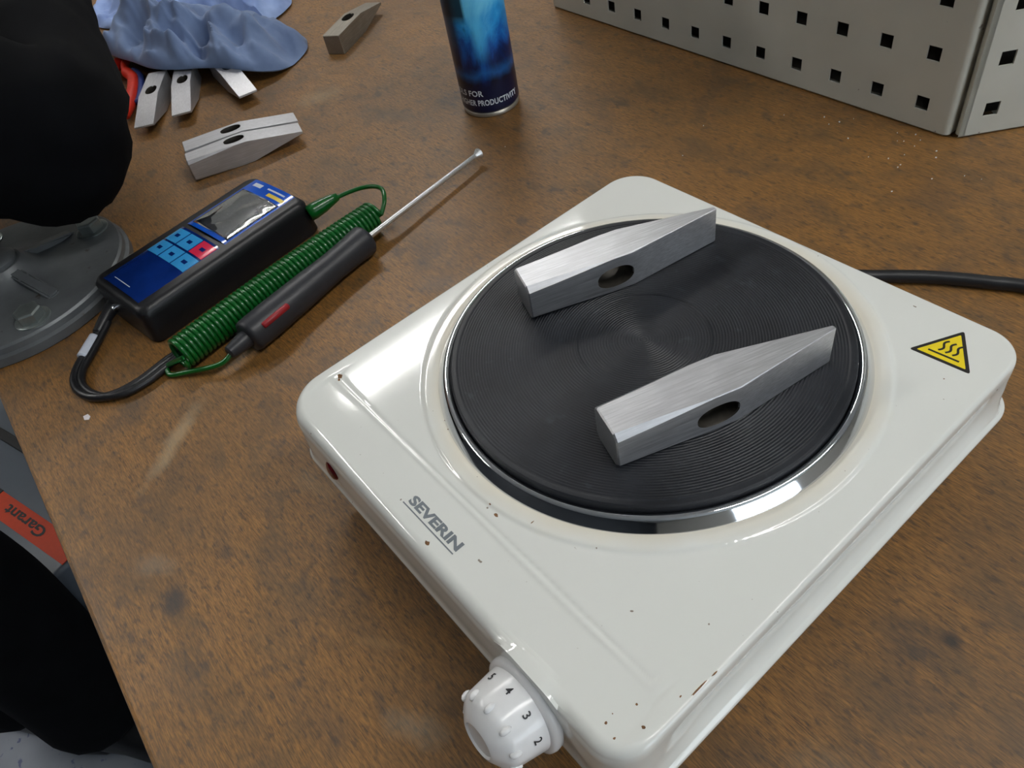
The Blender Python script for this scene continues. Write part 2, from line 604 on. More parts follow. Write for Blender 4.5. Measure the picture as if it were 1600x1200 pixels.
# ================================================================== workbench
t = thing('workbench', 'worn brown wooden workbench under the white hotplate', 'workbench', (0, 0, 0))
bm = boxbm(-1300, 900, -281, 560, -42, 0, bevel=2.5)
xf(bm, T3((0, 0, 0)) @ RZ(math.radians(-1.4)))
obj('worktop', bm, 'wood', t)
for lx in (-1220, 820):
    for ly in (-200, 480):
        obj('leg', boxbm(lx - 35, lx + 35, ly - 35, ly + 35, FZ, -42, bevel=4), 'panel_dark', t)
obj('rail', boxbm(-1180, 780, 460, 500, -200, -120, bevel=3), 'panel_dark', t)

# ================================================================== hotplate
HT = 72.0
XA, XB, YA, YB = -113.4, 122.8, -141.9, 109.4
hot = thing('electric_hotplate', 'white enamelled single electric hotplate with round black plate', 'hotplate', (0, 0, 0))


def contour(off_l, off_r, off_f, off_b, rad, n=20, m=40):
    """outline of the body with offsets outward per side; radii per corner order TR, TL, BL, BR"""
    x0, x1, y0, y1 = XA - off_l, XB + off_r, YA - off_f, YB + off_b
    pts = []
    cs = ((x1, y1, -1, -1, 0), (x0, y1, 1, -1, 90), (x0, y0, 1, 1, 180), (x1, y0, -1, 1, 270))
    arcs = []
    for (cx, cy, dx, dy, a0), r in zip(cs, rad):
        arcs.append([(cx + dx * r + r * math.cos(math.radians(a0 + 90 * i / n)),
                      cy + dy * r + r * math.sin(math.radians(a0 + 90 * i / n))) for i in range(n + 1)])
    for i in range(4):
        pts += arcs[i]
        a = arcs[i][-1]; b = arcs[(i + 1) % 4][0]
        for q in range(1, m):
            pts.append((a[0] + (b[0] - a[0]) * q / m, a[1] + (b[1] - a[1]) * q / m))
    return pts


RADC = (17.0, 20.0, 20.0, 15.0)


def sdf(x, y):
    """distance inside the outline"""
    hx, hy = (XB - XA) / 2, (YB - YA) / 2
    px, py = x - (XA + XB) / 2, y - (YA + YB) / 2
    r = RADC[0] if px > 0 and py > 0 else RADC[1] if py > 0 else RADC[2] if px <= 0 else RADC[3]
    qx, qy = abs(px) - hx + r, abs(py) - hy + r
    return -(math.hypot(max(qx, 0), max(qy, 0)) + min(max(qx, qy), 0) - r)


KX, KZ = 76.0, 49.0          # knob axis


def top_z(x, y):
    d = sdf(x, y)
    front = sm(-118, -140, y) if y < -118 else 0.0
    er = 2.2 + 3.4 * front
    z = HT
    r = math.hypot(x, y)
    # pressed collar round the plate
    z += 0.9 * (1 - sm(106.4, 108.8, r)) - 0.5 * (1 - sm(98.5, 103, r))
    # embossed bead parallel to the front
    e = abs(y + 112.4)
    if -107 < x < 118:
        endf = sm(-107, -103, x) * (1 - sm(114, 118, x))
        z -= 0.55 * math.exp(-(e / 0.8) ** 2) * endf
        z += 0.40 * math.exp(-((y + 114.2) / 0.9) ** 2) * endf
        z -= 0.45 * sm(-112, -115, y) * endf
    if d < er:
        q = max(0.0, er - d)
        z -= er - math.sqrt(max(0.0, er * er - q * q))
    # boss swelling out behind the knob
    if y < -112:
        s = sm(-112, -143, y)
        br = 8 + 17.5 * s
        dx = x - KX
        if abs(dx) < br:
            zb = KZ + 2 * s - 1 + (HT - KZ - 22.6) * 0 + math.sqrt(br * br - dx * dx)
            z = max(z, min(zb, HT + 1.0))
    return z


bm = nbm()
C0 = contour(0, 0, 0, 0, RADC)
N = len(C0)
rings = []
RIN = 97.5
fr = []
K1 = 96
for i in range(K1 + 1):
    fr.append(i / K1 * 0.86)
for i in range(1, 41):
    fr.append(0.86 + 0.14 * i / 40)
for s in fr:
    ring = []
    for (cx, cy) in C0:
        L = math.hypot(cx, cy)
        r = RIN + (L - RIN) * s
        x, y = cx / L * r, cy / L * r
        ring.append(bm.verts.new((x, y, top_z(x, y))))
    rings.append(ring)
# skirt: (outward left, right, front, back, z)
skirt = [(0.1, 0.1, 0.3, 0.1, 65.5, 0), (0.1, -0.7, 0.5, 0.1, 61.0, 0.3), (0.0, -1.5, 0.8, 0.0, 56.0, 0.8), (0.0, -1.9, 1.1, 0.0, 52.0, 1.0),
         (0.2, -1.7, 1.2, 0.0, 48.0, 1.0), (0.4, -0.9, 1.2, 0.2, 44.5, 0.8), (0.8, 0.3, 1.3, 0.6, 42.0, 0.5), (1.4, 1.2, 1.5, 1.2, 40.4, 0.2),
         (1.8, 1.7, 1.7, 1.6, 39.6, 0), (2.6, 2.9, 2.2, 2.4, 38.9, 0), (2.9, 3.3, 2.4, 2.7, 38.2, 0), (2.9, 3.3, 2.4, 2.7, 36.4, 0), (2.4, 2.7, 2.0, 2.3, 34.8, 0),
         (0.8, 0.8, 0.6, 0.6, 34.4, 0), (-6, -6, -6, -6, 34.4, 0)]
for ol, orr, of, ob, z, cove in skirt:
    cc = contour(ol, orr, of, ob, RADC)
    ring = []
    for i, (x, y) in enumerate(cc):
        # the cove of the right side runs out near the corners
        if x > 100 and cove:
            run = sm(YA + 14, YA + 46, y) * (1 - sm(YB - 34, YB - 16, y))
            x += (1 - run) * cove * 2.2
        ring.append(bm.verts.new((x, y, z)))
    rings.append(ring)
for a, b in zip(rings, rings[1:]):
    for i in range(N):
        j = (i + 1) % N
        bm.faces.new((a[j], a[i], b[i], b[j]))
o = obj('housing', bm, 'enamel', hot, True, 50)
# boss face behind the knob + base tray + feet
obj('base_tray', boxbm(XA + 4, XB - 4, YA + 6, YB - 4, 24, 34.5, bevel=3), 'panel_dark', hot)
for fx in (XA + 25, XB - 25):
    for fy in (YA + 30, YB - 25):
        obj('foot', lathe(nbm(), [(0, 0), (9, 0), (10, 2), (8, 24.2), (0, 24.2)], 24, T3((fx, fy, 0))), 'black_rubber', hot, True, 40)

# chrome ring
prof = [(100.8, HT - 1.5), (100.2, HT + 0.1), (99.1, HT + 1.7), (97.9, HT + 3.3), (96.7, HT + 4.9), (96.2, HT + 5.4), (95.5, HT + 5.8), (94.6, HT + 5.8), (93.8, HT + 5.4), (93.2, HT + 4.6), (92.7, HT + 3), (92.6, HT - 3), (97, HT - 3)]
obj('trim_ring', lathe(nbm(), prof, 192, None, True), 'chrome', hot, True, 60)
# cast iron plate with turned grooves
PZ = 80.4
prof = [(0, PZ - 0.5)]
r = 0.9
while r < 89.3:
    base = PZ - 0.45 * (1 - sm(30.0, 31.2, r)) - 0.10
    g = 0.20
    prof += [(r, base), (r + 0.35, base - g), (r + 0.65, base - g), (r + 1.0, base)]
    r += 1.32
prof += [(89.9, PZ), (91.6, PZ - 0.1), (92.3, PZ - 0.6), (92.55, PZ - 1.2), (92.55, PZ - 8), (90, PZ - 9), (0, PZ - 9)]
obj('heating_plate', lathe(nbm(), prof, 200), 'iron', hot, True, 25)

# lettering
bm = fit(textbm('SEVERIN', 6.4, 0.12, 0.25), 34.6)
ys = [q.co.y for q in bm.verts]
sy = 4.5 / max(ys)
for q in bm.verts:
    q.co.y *= sy
obj('brand_lettering', xf(bm, T3((-14.6, -130.0, HT - 0.38))), 'grey_print', hot)
obj('underline', boxbm(-15.9, 20.0, -131.98, -131.42, HT - 0.50, HT - 0.36), 'grey_print', hot)
# paint chips
for (x, y, a, b) in ((-102.6, -111.6, 2.0, 1.5), (-100.8, -113.2, 0.9, 0.8), (8.2, -136.2, 1.5, 1.1), (18.8, -108.0, 1.3, 0.9), (13.2, -106.5, 0.6, 0.35), (32.7, -100.0, 0.25, 1.0), (110.4, -121.5, 0.5, 0.5),
                     (107.6, -133.2, 0.5, 0.65), (117.0, -125.4, 0.75, 0.7), (112.9, -134.6, 0.5, 0.6), (118.6, -109.3, 0.3, 0.5), (107.0, -129.5, 0.3, 0.3),
                     (121.0, -103.2, 0.35, 4.2), (121.3, -95.6, 0.3, 1.6), (-38.0, -92.4, 0.3, 0.4), (-32.6, -94.6, 0.25, 0.3), (106.1, 69.5, 0.4, 0.4)):
    poly = []
    for i in range(9):
        q = 2 * PI * i / 9
        s = random.uniform(0.65, 1.1)
        poly.append((x + a * s * math.cos(q), y + b * s * math.sin(q)))
    zz = max(top_z(px, py) for px, py in poly)
    o = obj('rust_chip', prism(nbm(), poly, zz - 0.3, zz + 0.03), 'rust', hot)
    o['label'] = 'small brown rust chip'

# warning triangle
tri = [Vector((86.3, 76.2)), Vector((112.4, 78.3)), Vector((97.9, 100.0))]
cen = (tri[0] + tri[1] + tri[2]) / 3


def rtri(scale, r=1.6):
    P = [cen + (q - cen) * scale for q in tri]
    out = []
    for i in range(3):
        a, b, c2 = P[i - 1], P[i], P[(i + 1) % 3]
        d0 = (a - b).normalized(); d1 = (c2 - b).normalized()
        s, e = b + d0 * r, b + d1 * r
        for q in range(5):
            u = q / 4
            p = s * (1 - u) ** 2 + b * 2 * u * (1 - u) + e * u * u
            out.append((p.x, p.y))
    return out


st = obj('warning_sticker', prism(nbm(), rtri(1.0), HT - 0.05, HT + 0.10), 'black_print', hot)
st['label'] = 'yellow triangular hot surface warning sticker'
obj('yellow_field', prism(nbm(), rtri(0.80, 0.6), HT + 0.06, HT + 0.16), 'yellow', st)
ub = (tri[1] - tri[0]).normalized()
ua = Vector((-ub.y, ub.x))
pb = tri[0] + (tri[1] - tri[0]) * 0.5
P2 = lambda u, a: (pb.x + ub.x * u + ua.x * a, pb.y + ub.y * u + ua.y * a)
bm = nbm()
prism(bm, [P2(-6.6, 3.6), P2(6.6, 3.6), P2(6.6, 4.6), P2(-6.6, 4.6)], HT + 0.1, HT + 0.21)
for k0 in (-2.4, 0.6, 3.6):
    L, Rr = [], []
    for i in range(13):
        a = 6.0 + 7.4 * i / 12
        u = k0 + 0.8 * (2 * i / 12 - 1) + 0.85 * math.sin(2 * PI * i / 12)
        du = 1.6 / 7.4 + 0.85 * 2 * PI / 7.4 * math.cos(2 * PI * i / 12)
        nl = math.hypot(1, du)
        L.append(P2(u - 0.5 / nl, a + 0.5 * du / nl)); Rr.append(P2(u + 0.5 / nl, a - 0.5 * du / nl))
    vs = [(bm.verts.new((*L[i], HT + 0.21)), bm.verts.new((*Rr[i], HT + 0.21))) for i in range(13)]
    for i in range(12):
        bm.faces.new((vs[i][0], vs[i][1], vs[i + 1][1], vs[i + 1][0]))
obj('heat_symbol', bm, 'black_print', st)

# indicator lamp on the front
mt = T3((-70, YA - 0.6, 54)) @ RX(math.radians(90 - 12))
obj('indicator_lamp', lathe(nbm(), [(5.2, -1.0), (5.2, 0.5), (4.4, 1.3), (2.4, 1.9), (0, 2.1)], 32, mt), 'red_lens', hot, True, 50)['label'] = 'dark red indicator lens'

# knob: axis tips up a little from the front
KM = T3((KX, YA - 3.6, KZ)) @ RX(math.radians(90 - 13))        # local +Z points out of the front
knob = obj('control_knob', lathe(nbm(), [(0, -2), (18.2, -2), (19.3, -1.2), (19.6, 0.8), (19.2, 2.4), (17.6, 3.2), (0, 3.2)], 72, KM), 'white_plastic', hot, True, 50)
bm = nbm()
NF = 10
A0 = math.radians(90 + 3)
prof = [(17.2, 3.0), (17.0, 5.0), (16.5, 10), (15.8, 16.0), (15.3, 17.4), (13.4, 19.2), (8.8, 22.2), (7.4, 22.6), (6.8, 21.8), (0, 21.4)]
rings = []
SEG = 10 * 6
for r, z in prof:
    if r == 0:
        rings.append([bm.verts.new(KM @ Vector((0, 0, z)))])
        continue
    ring = []
    for i in range(SEG):
        a = 2 * PI * i / SEG
        rel = ((a - A0 + PI / NF) % (2 * PI / NF)) - PI / NF
        fac = 1.0 / math.cos(rel) * math.cos(PI / NF)
        s = 0.6 * sm(4, 15, z) * (1 - sm(18, 22, z)) + 0.08
        rr = r * (1 * (1 - s) + fac * s)
        ring.append(bm.verts.new(KM @ Vector((rr * math.cos(a), rr * math.sin(a), z))))
    rings.append(ring)
for a, b in zip(rings, rings[1:]):
    for i in range(len(a)):
        j = (i + 1) % len(a)
        if len(b) == 1:
            bm.faces.new((a[i], a[j], b[0]))
        else:
            bm.faces.new((a[i], a[j], b[j], b[i]))
obj('grip', bm, 'white_plastic', knob, True, 32)
for i in range(NF):
    a = A0 + 2 * PI * i / NF
    m2 = KM @ RZ(a) @ T3((14.9, 0, 16.6)) @ RY(math.radians(-14))
    bm = nbm()
    bmesh.ops.create_icosphere(bm, subdivisions=2, radius=1.0)
    for q in bm.verts:
        q.co = m2 @ Vector((q.co.x * 1.7, q.co.y * 1.3, q.co.z * 2.5))
    obj('grip_nub', bm, 'white_plastic', knob, True)
for d, ia in (('5', 1), ('4', 0), ('3', -1), ('2', -2)):
    a = A0 + 2 * PI * ia / NF
    bm = textbm(d, 4.6, 0.1, 0.05)
    ys = [q.co.y for q in bm.verts]
    mm2 = KM @ RZ(a) @ T3((16.72, 0, 7.8)) @ RY(math.radians(-3.5)) @ Matrix(((0, 0, 1, 0), (-1, 0, 0, 0), (0, -1, 0, 0), (0, 0, 0, 1)))
    for q in bm.verts:
        q.co.y -= 1.6
    obj('dial_number', xf(bm, mm2), 'ink', knob)

# power cord
pts = catmull([(-40, 106, 42), (-34, 122, 40), (-22, 142, 26), (-6, 166, 8), (10, 180, 4.2), (24, 191.5, 4), (38, 201.8, 4), (52, 210.6, 4), (67, 218.6, 4), (81, 226, 4), (120, 240, 4), (190, 258, 4), (280, 290, 4), (360, 335, 4), (430, 390, 6), (452, 410, 12)], 8)
pm = T3((452, 410, 18)) @ RZ(math.radians(42)) @ RY(math.radians(90))
obj('mains_plug', lathe(nbm(), [(0, 0), (6, 0), (8, 14), (17, 20), (18, 24), (18, 46), (16.5, 48), (0, 48)], 40, pm), 'cable', hot, True, 40)
for sgn in (-1, 1):
    obj('plug_pin', lathe(nbm(), [(0, 0), (2.4, 0), (2.4, 18), (1.6, 19.5), (0, 19.5)], 16, pm @ T3((0, 9.5 * sgn, 47))), 'zinc', hot, True, 40)
obj('power_cord', tube(nbm(), pts, 4.0, 14), 'cable', hot, True)['label'] = 'black power cord'

# ================================================================== hammer heads
def hammer_mesh(mat, cf=1.0):
    L, W = 105.0, 10.3
    bm = nbm()

    def sec(x, hy, hz, c):
        return [bm.verts.new((x, sy * (hy - (c if k2 else 0)), sz * (hz - (0 if k2 else c)))) for sy, sz, k2 in
                ((1, -1, 0), (1, 1, 0), (1, 1, 1), (-1, 1, 1), (-1, 1, 0), (-1, -1, 0), (-1, -1, 1), (1, -1, 1))]
    S = [sec(0, W - 0.6, W - 0.6, 2.4 * cf), sec(0.7, W, W, 2.8 * cf), sec(14, W, W, 2.2 * cf), sec(28, W, W, 1.4 * cf), sec(43, W, W, 0.35), sec(55, W, W, 0.35),
         sec(80, W - (W - 0.9) * 0.5, W - 0.2, 0.25), sec(104.3, 1.15, W - 0.3, 0.25), sec(105, 0.8, W - 0.7, 0.2)]
    for a, b in zip(S, S[1:]):
        for i in range(8):
            j = (i + 1) % 8
            bm.faces.new((a[i], b[i], b[j], a[j]))
    bm.faces.new(S[0])
    bm.faces.new(list(reversed(S[-1])))
    bmesh.ops.recalc_face_normals(bm, faces=bm.faces)
    for q in bm.verts:
        q.co *= MM
    me = bpy.data.meshes.new('hammer_head')
    bm.to_mesh(me)
    bm.free()
    # eye: oval hole right through, slightly waisted
    bm = nbm()
    n = 40
    rings = []
    for y, k2 in ((-14, 1.10), (-10.4, 1.04), (-9.6, 0.99), (-3, 0.95), (3, 0.95), (9.6, 0.99), (10.4, 1.04), (14, 1.10)):
        ring = []
        for i in range(n):
            a = 2 * PI * i / n
            ca, sa = math.cos(a), math.sin(a)
            ring.append(bm.verts.new((45.2 + 9.4 * k2 * math.copysign(abs(ca) ** 0.85, ca), y, -1.2 + 5.6 * k2 * math.copysign(abs(sa) ** 0.9, sa))))
        rings.append(ring)
    for a, b in zip(rings, rings[1:]):
        for i in range(n):
            j = (i + 1) % n
            bm.faces.new((a[i], a[j], b[j], b[i]))
    bm.faces.new(list(reversed(rings[0])))
    bm.faces.new(rings[-1])
    bmesh.ops.recalc_face_normals(bm, faces=bm.faces)
    for q in bm.verts:
        q.co *= MM
    mc = bpy.data.meshes.new('eye_cutter')
    bm.to_mesh(mc)
    bm.free()
    oa = bpy.data.objects.new('hammer_blank', me)
    ob = bpy.data.objects.new('eye_cutter', mc)
    COL.objects.link(oa); COL.objects.link(ob)
    md = oa.modifiers.new('eye', 'BOOLEAN')
    md.object = ob
    md.operation = 'DIFFERENCE'
    md.solver = 'EXACT'
    dg = bpy.context.evaluated_depsgraph_get()
    out = bpy.data.meshes.new_from_object(oa.evaluated_get(dg))
    out.name = 'hammer_head'
    bpy.data.objects.remove(oa); bpy.data.objects.remove(ob)
    bpy.data.meshes.remove(me); bpy.data.meshes.remove(mc)
    for p in out.polygons:
        p.use_smooth = True
    out.set_sharp_from_angle(angle=math.radians(22))
    out.materials.clear()
    out.materials.append(M[mat])
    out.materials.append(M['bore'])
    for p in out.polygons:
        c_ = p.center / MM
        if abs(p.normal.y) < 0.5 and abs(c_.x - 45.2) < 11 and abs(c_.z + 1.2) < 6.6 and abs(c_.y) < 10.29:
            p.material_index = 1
    return out


HM = hammer_mesh('steel')
HM2 = hammer_mesh('steel_dull')
HM3 = hammer_mesh('steel_dull', 0.1)
HM4 = hammer_mesh('steel_darker', 0.1)
HG = 'unhandled steel hammer heads'


def hammer(label, face, ang, z, eye_up=False, me=HM, tilt=0.0, roll=0.0):
    o = bpy.data.objects.new('hammer_head', me)
    COL.objects.link(o)
    m = T3(Vector((face[0], face[1], z)) * MM) @ RZ(math.radians(ang)) @ RY(math.radians(tilt)) @ RX(math.radians(90 if eye_up else 0) + math.radians(roll))
    o.matrix_world = m
    return tag(o, label, 'hammer head', HG)


hammer('bright steel hammer head nearer the camera on the black heating plate', (34.6, -58.3), 70.9, PZ + 10.35)
hammer('bright steel hammer head on the far side of the black heating plate', (-58.4, -22.8), 69.6, PZ + 10.35)
hammer('steel hammer head lying eye up nearest the black meter, front one of its pair', (-508, -53), 74.0, 10.35, True, HM2)
hammer('steel hammer head lying eye up, rear one of the pair side by side', (-529.5, -46), 74.5, 10.35, True, HM3)
hammer('steel hammer head sticking out peen first from under the rag beside the red pliers', (-721.4, 4.2), 328.2, 10.35, True, HM3)
hammer('middle steel hammer head of three sticking out from under the blue rag', (-713.5, 33), 333.0, 10.35, True, HM3)
hammer('rightmost steel hammer head sticking out from under the blue rag', (-698, 62), 353.0, 10.35, True, HM3)
hammer('single darker steel hammer head lying apart right of the blue rag', (-610, 163), 122, 10.35, True, HM4)

# ================================================================== digital meter with probe
mang = math.radians(8.8)
met = thing('digital_thermometer', 'black handheld digital thermometer in rubber case with blue keypad', 'meter', (-360, -99, 0), mang)
bm = nbm()
prof = [(0.0, 0), (-1.2, 2), (-0.4, 12), (0, 20), (0, 25), (2.0, 28.2), (4.4, 29.4)]
rings = []
for ins, z in prof:
    rings.append([bm.verts.new((x, y, z)) for x, y in rrect(-37.5 + ins, 37.5 - ins, -75 + ins, 76 - ins, 8)])
for a, b in zip(rings, rings[1:]):
    for i in range(len(a)):
        j = (i + 1) % len(a)
        bm.faces.new((a[i], a[j], b[j], b[i]))
bm.faces.new(list(reversed(rings[0])))
bm.faces.new(rings[-1])
obj('case', bm, 'case', met, True, 40)
def dome(x):
    return 1.7 * (1 - min(1.0, abs(x) / 27.0) ** 4)


def domed_panel(x0, x1, y0, y1, lift, n=18, wob=None):
    bm = nbm()
    g = []
    for i in range(n + 1):
        row = []
        for j in range(n + 1):
            u, v2 = i / n, j / n
            x = x0 + (x1 - x0) * u
            y = y0 + (y1 - y0) * v2
            row.append(bm.verts.new((x, y, 29.3 + dome(x) + lift + (wob(u, v2, x, y) if wob else 0))))
        g.append(row)
    for i in range(n):
        for j in range(n):
            bm.faces.new((g[i][j], g[i + 1][j], g[i + 1][j + 1], g[i][j + 1]))
    rim = [g[i][0] for i in range(n)] + [g[n][j] for j in range(n)] + [g[i][n] for i in range(n, 0, -1)] + [g[0][j] for j in range(n, 0, -1)]
    low = [bm.verts.new((q.co.x, q.co.y, q.co.z - 0.5)) for q in rim]
    if wob:
        return bm, g
    for i in range(len(rim)):
        j = (i + 1) % len(rim)
        bm.faces.new((rim[j], rim[i], low[i], low[j]))
    return bm


kp = obj('keypad', domed_panel(-27, 26.5, -68.5, 1.0, 0.0), 'navy_film', met, True, 40)
kp['label'] = 'dark blue keypad panel'
for i, (cx, cy, mt_) in enumerate(((-17.4, -8.3, 'cyan_key'), (0.4, -8.3, 'cyan_key'), (18.0, -8.3, 'red_key'),
                                   (-17.4, -24.2, 'cyan_key'), (0.4, -24.2, 'cyan_key'), (18.0, -24.2, 'cyan_key'))):
    kk = obj('key', domed_panel(cx - 8.0, cx + 8.0, cy - 7.0, cy + 7.0, 0.35, 8), mt_, kp, True, 40)
    kk['label'] = 'red key' if mt_ == 'red_key' else 'light blue key'
    obj('key_mark', domed_panel(cx - 2.6, cx + 2.6, cy - 1.6, cy + 1.6, 0.42, 4), 'navy_film', kp)
obj('small_print', domed_panel(-17, 6, -63.3, -62.7, 0.06, 6), 'white_film', kp)
dp = obj('display_panel', domed_panel(-26.5, 27, 5.5, 72, 0.0), 'blue_film', met, True, 40)
dp['label'] = 'bright blue display surround'
obj('display_glass', domed_panel(-23.2, 24.5, 9.5, 57, 0.1), 'lcd', dp, True, 40)
obj('yellow_print', domed_panel(4, 24, 60.5, 64.0, 0.06, 8), 'yellow_film', dp)['label'] = 'yellow print'
obj('white_print', domed_panel(-2, 20, 66.6, 68.2, 0.06, 8), 'white_film', dp)
obj('emblem', domed_panel(-20, -9, 64.5, 68.5, 0.06, 6), 'white_film', dp)


def film(u, v2, x, y):
    e = min(u, 1 - u, v2, 1 - v2)
    return sm(0, 0.2, e) * (0.2 + 0.9 * abs(noise.noise(Vector((x * 0.05, y * 0.045, 3.1)))))


bm, g = domed_panel(-23.5, 25.0, 9, 57.5, 0.3, 30, film)
for q in [q for q in bm.verts if not q.link_faces]:
    bm.verts.remove(q)
bmesh.ops.solidify(bm, geom=bm.faces[:], thickness=0.1)
obj('protective_film', bm, 'clear_film', met, True)['label'] = 'crinkled clear film over the display'
# plugs at the lower end and the wrist strap
for sx_, mt_ in ((-22, 'chrome'), (-15, 'chrome')):
    obj('socket', lathe(nbm(), [(0, 0), (2.6, 0), (2.6, 4), (0, 4)], 20, T3((sx_, -74, 12)) @ RX(math.radians(90))), mt_, met, True, 40)
W2 = lambda pts: [(RZ(-mang) @ (Vector(p) - Vector((-360, -99, 0)))) for p in pts]
loop = [(-372, -170, 12), (-367, -180, 10), (-360, -190, 7), (-351, -200, 5), (-340, -212, 4), (-329, -221.5, 4), (-316, -226.5, 4), (-302, -225.5, 4),
        (-290, -219, 4), (-282.5, -208, 4), (-281, -191, 4), (-285, -170, 4), (-286, -150, 3.5), (-280, -132, 3.5), (-276, -123, 3.5), (-270, -121, 3.5)]
stp = nbm()
tube(stp, catmull(W2(loop), 8), 3.0, 12)
loop2 = [(x + (2.6 if i < 8 else 4.2) * (0.6 if i < 4 else 1), y + 4.6, z + (0.3 if i < 9 else 0)) for i, (x, y, z) in enumerate(loop)]
tube(stp, catmull(W2(loop2[2:]), 8), 2.6, 12)
ws = obj('wrist_strap', stp, 'cable', met, True)
ws['label'] = 'black looped wrist strap'
obj('plug', tube(nbm(), catmull(W2([(-372, -170, 12), (-363, -184, 9), (-354, -196, 6)]), 6), [5.2, 5.4, 5.4, 5.2, 5.0, 4.8, 4.6, 4.6, 4.4, 4.2, 4.0, 3.8, 3.6], 14), 'cable', met, True)
obj('strap_sleeve', tube(nbm(), catmull(W2([(-351.5, -199, 5.6), (-345, -206, 5.2), (-338, -213, 5)]), 5), 4.2, 14), 'white_tape', ws, True)['label'] = 'white sleeve'

# probe: handle + rod + coiled green lead
pr = thing('temperature_probe', 'black probe handle with long steel rod and green coiled lead', 'probe', (0, 0, 0))
ha, hb = Vector((-248.6, -121.5, 12.2)), Vector((-275.2, -7.5, 12.2))
d = (hb - ha).normalized()
Lh = (hb - ha).length
pts, rr = [], []
for s, r in ((0, 9.5), (0.01, 11.4), (0.03, 12.0), (0.18, 12.2), (0.45, 11.6), (0.7, 10.6), (0.86, 11.0), (0.97, 11.9), (0.99, 11.6), (1.0, 10.5)):
    pts.append(ha + d * Lh * s)
    rr.append(r)
obj('handle', tube(nbm(), pts, rr, 28), 'handle', pr, True, 45)
nside = Vector((-d.y, d.x, 0)) * -1.0      # towards the camera side
q0 = ha + d * 10.0 + nside * 9.6 + Vector((0, 0, 6.8))
q1 = ha + d * 33.0 + nside * 9.4 + Vector((0, 0, 6.6))
obj('red_insert', tube(nbm(), [q0, q0 + d * 0.8, q1 - d * 0.8, q1], [1.6, 2.3, 2.3, 1.6], 12), 'red_insert', pr, True)['label'] = 'red insert'
obj('collar', tube(nbm(), [hb - d * 0.5, hb + d * 0.9], 5.6, 24), 'rod', pr, True, 40)
tip = Vector((-299.5, 116, 9.5))
obj('rod', tube(nbm(), [hb, hb + (tip - hb) * 0.5, tip], [2.2, 2.1, 2.0], 20), 'rod', pr, True, 40)['label'] = 'bright steel rod'
dt = (tip - hb).normalized()
obj('sensor_tip', tube(nbm(), [tip, tip + dt * 1.0, tip + dt * 5.0, tip + dt * 5.6, tip + dt * 3.6], [2.0, 2.3, 4.4, 4.2, 2.9], 24), 'rod', pr, True, 40)
obj('strain_relief', tube(nbm(), [ha + d * 1, ha - d * 4, ha - d * 15, ha - d * 16], [6.2, 6.0, 4.6, 3.4], 16), 'handle', pr, True, 40)
ca, cb = Vector((-271.5, -163, 12.5)), Vector((-296.5, 13.5, 11.8))
cd = (cb - ca).normalized()
c1 = Vector((-cd.y, cd.x, 0))
c2 = Vector((0, 0, 1)) - cd * cd.z
turns = 50
pts = []
start = [ha - d * 12, ha - d * 22 + Vector((-3, -2, -5)), Vector((-264, -166, 3.5)), Vector((-272, -174, 2.6)), Vector((-281, -172, 4))]
nst = turns * 14
coil = []
for i in range(nst + 1):
    f = i / nst
    a = 2 * PI * turns * f + PI * 0.9
    sag = 10.2
    coil.append(ca + (cb - ca) * f + c1 * (sag * math.cos(a)) + c2 * (sag * math.sin(a)) + Vector((0, 0, 0.0)) + Vector((-3.0 * math.sin(PI * f), 0, 0)))
endp = [coil[-1], Vector((-292, 24, 22)), Vector((-306, 30, 24)), Vector((-322, 22, 22)), Vector((-331, 2, 20)), Vector((-332.5, -14, 18))]
lead = catmull(start, 8)[:-1] + coil + catmull(endp, 8)[1:]
obj('coiled_lead', tube(nbm(), lead, 1.75, 8), 'green', pr, True)['label'] = 'green coiled lead'
obj('plug', tube(nbm(), [(-334, -22, 17.5), (-333.6, -17, 18), (-332.5, -9, 19), (-331.5, -1, 20), (-330.5, 4, 20.5)], [6.0, 6.4, 5.6, 4.2, 3.0], 16), 'green', pr, True)['label'] = 'green plug'

# ================================================================== spray can
can = thing('spray_can', 'blue printed aerosol spray can standing on the bench', 'spray can', (-372, 191, 0))
CR = 26.2
obj('base_rim', lathe(nbm(), [(0, 1.5), (22, 1.2), (24, 0), (25.4, 0.6), (25.8, 2.4), (25.2, 3.6), (24.4, 4.2), (24.4, 6), (0, 6)], 64), 'alu', can, True, 50)
obj('body', lathe(nbm(), [(24.2, 3.8), (CR - 0.5, 5.6), (CR, 7.2), (CR, 178), (CR - 0.6, 180), (22, 187), (15.5, 193), (14, 195), (0, 195)], 72), 'can_print', can, True, 50)
obj('valve_cup', lathe(nbm(), [(14.5, 194), (16, 196), (15.6, 198.5), (12, 199), (0, 199)], 48), 'alu', can, True, 50)
obj('spray_nozzle', lathe(nbm(), [(6, 199), (6, 206), (8.5, 208), (8.5, 216), (7, 218), (0, 218)], 32), 'white_plastic', can, True, 50)


def wrap_text(body, size, z0, a_start, width_deg):
    bm = textbm(body, size, 0.0, 0.17, 'LEFT', 1.04)
    xs = [q.co.x for q in bm.verts]
    x0, x1 = min(xs), max(xs)
    bmesh.ops.subdivide_edges(bm, edges=[e for e in bm.edges if abs(e.verts[0].co.x - e.verts[1].co.x) > 1.2], cuts=2)
    bmesh.ops.triangulate(bm, faces=bm.faces[:])
    for q in bm.verts:
        a = math.radians(a_start + (q.co.x - x0) / (x1 - x0) * width_deg)
        z = z0 + q.co.y
        q.co = Vector(((CR + 0.12) * math.cos(a), (CR + 0.12) * math.sin(a), z))
    return bm


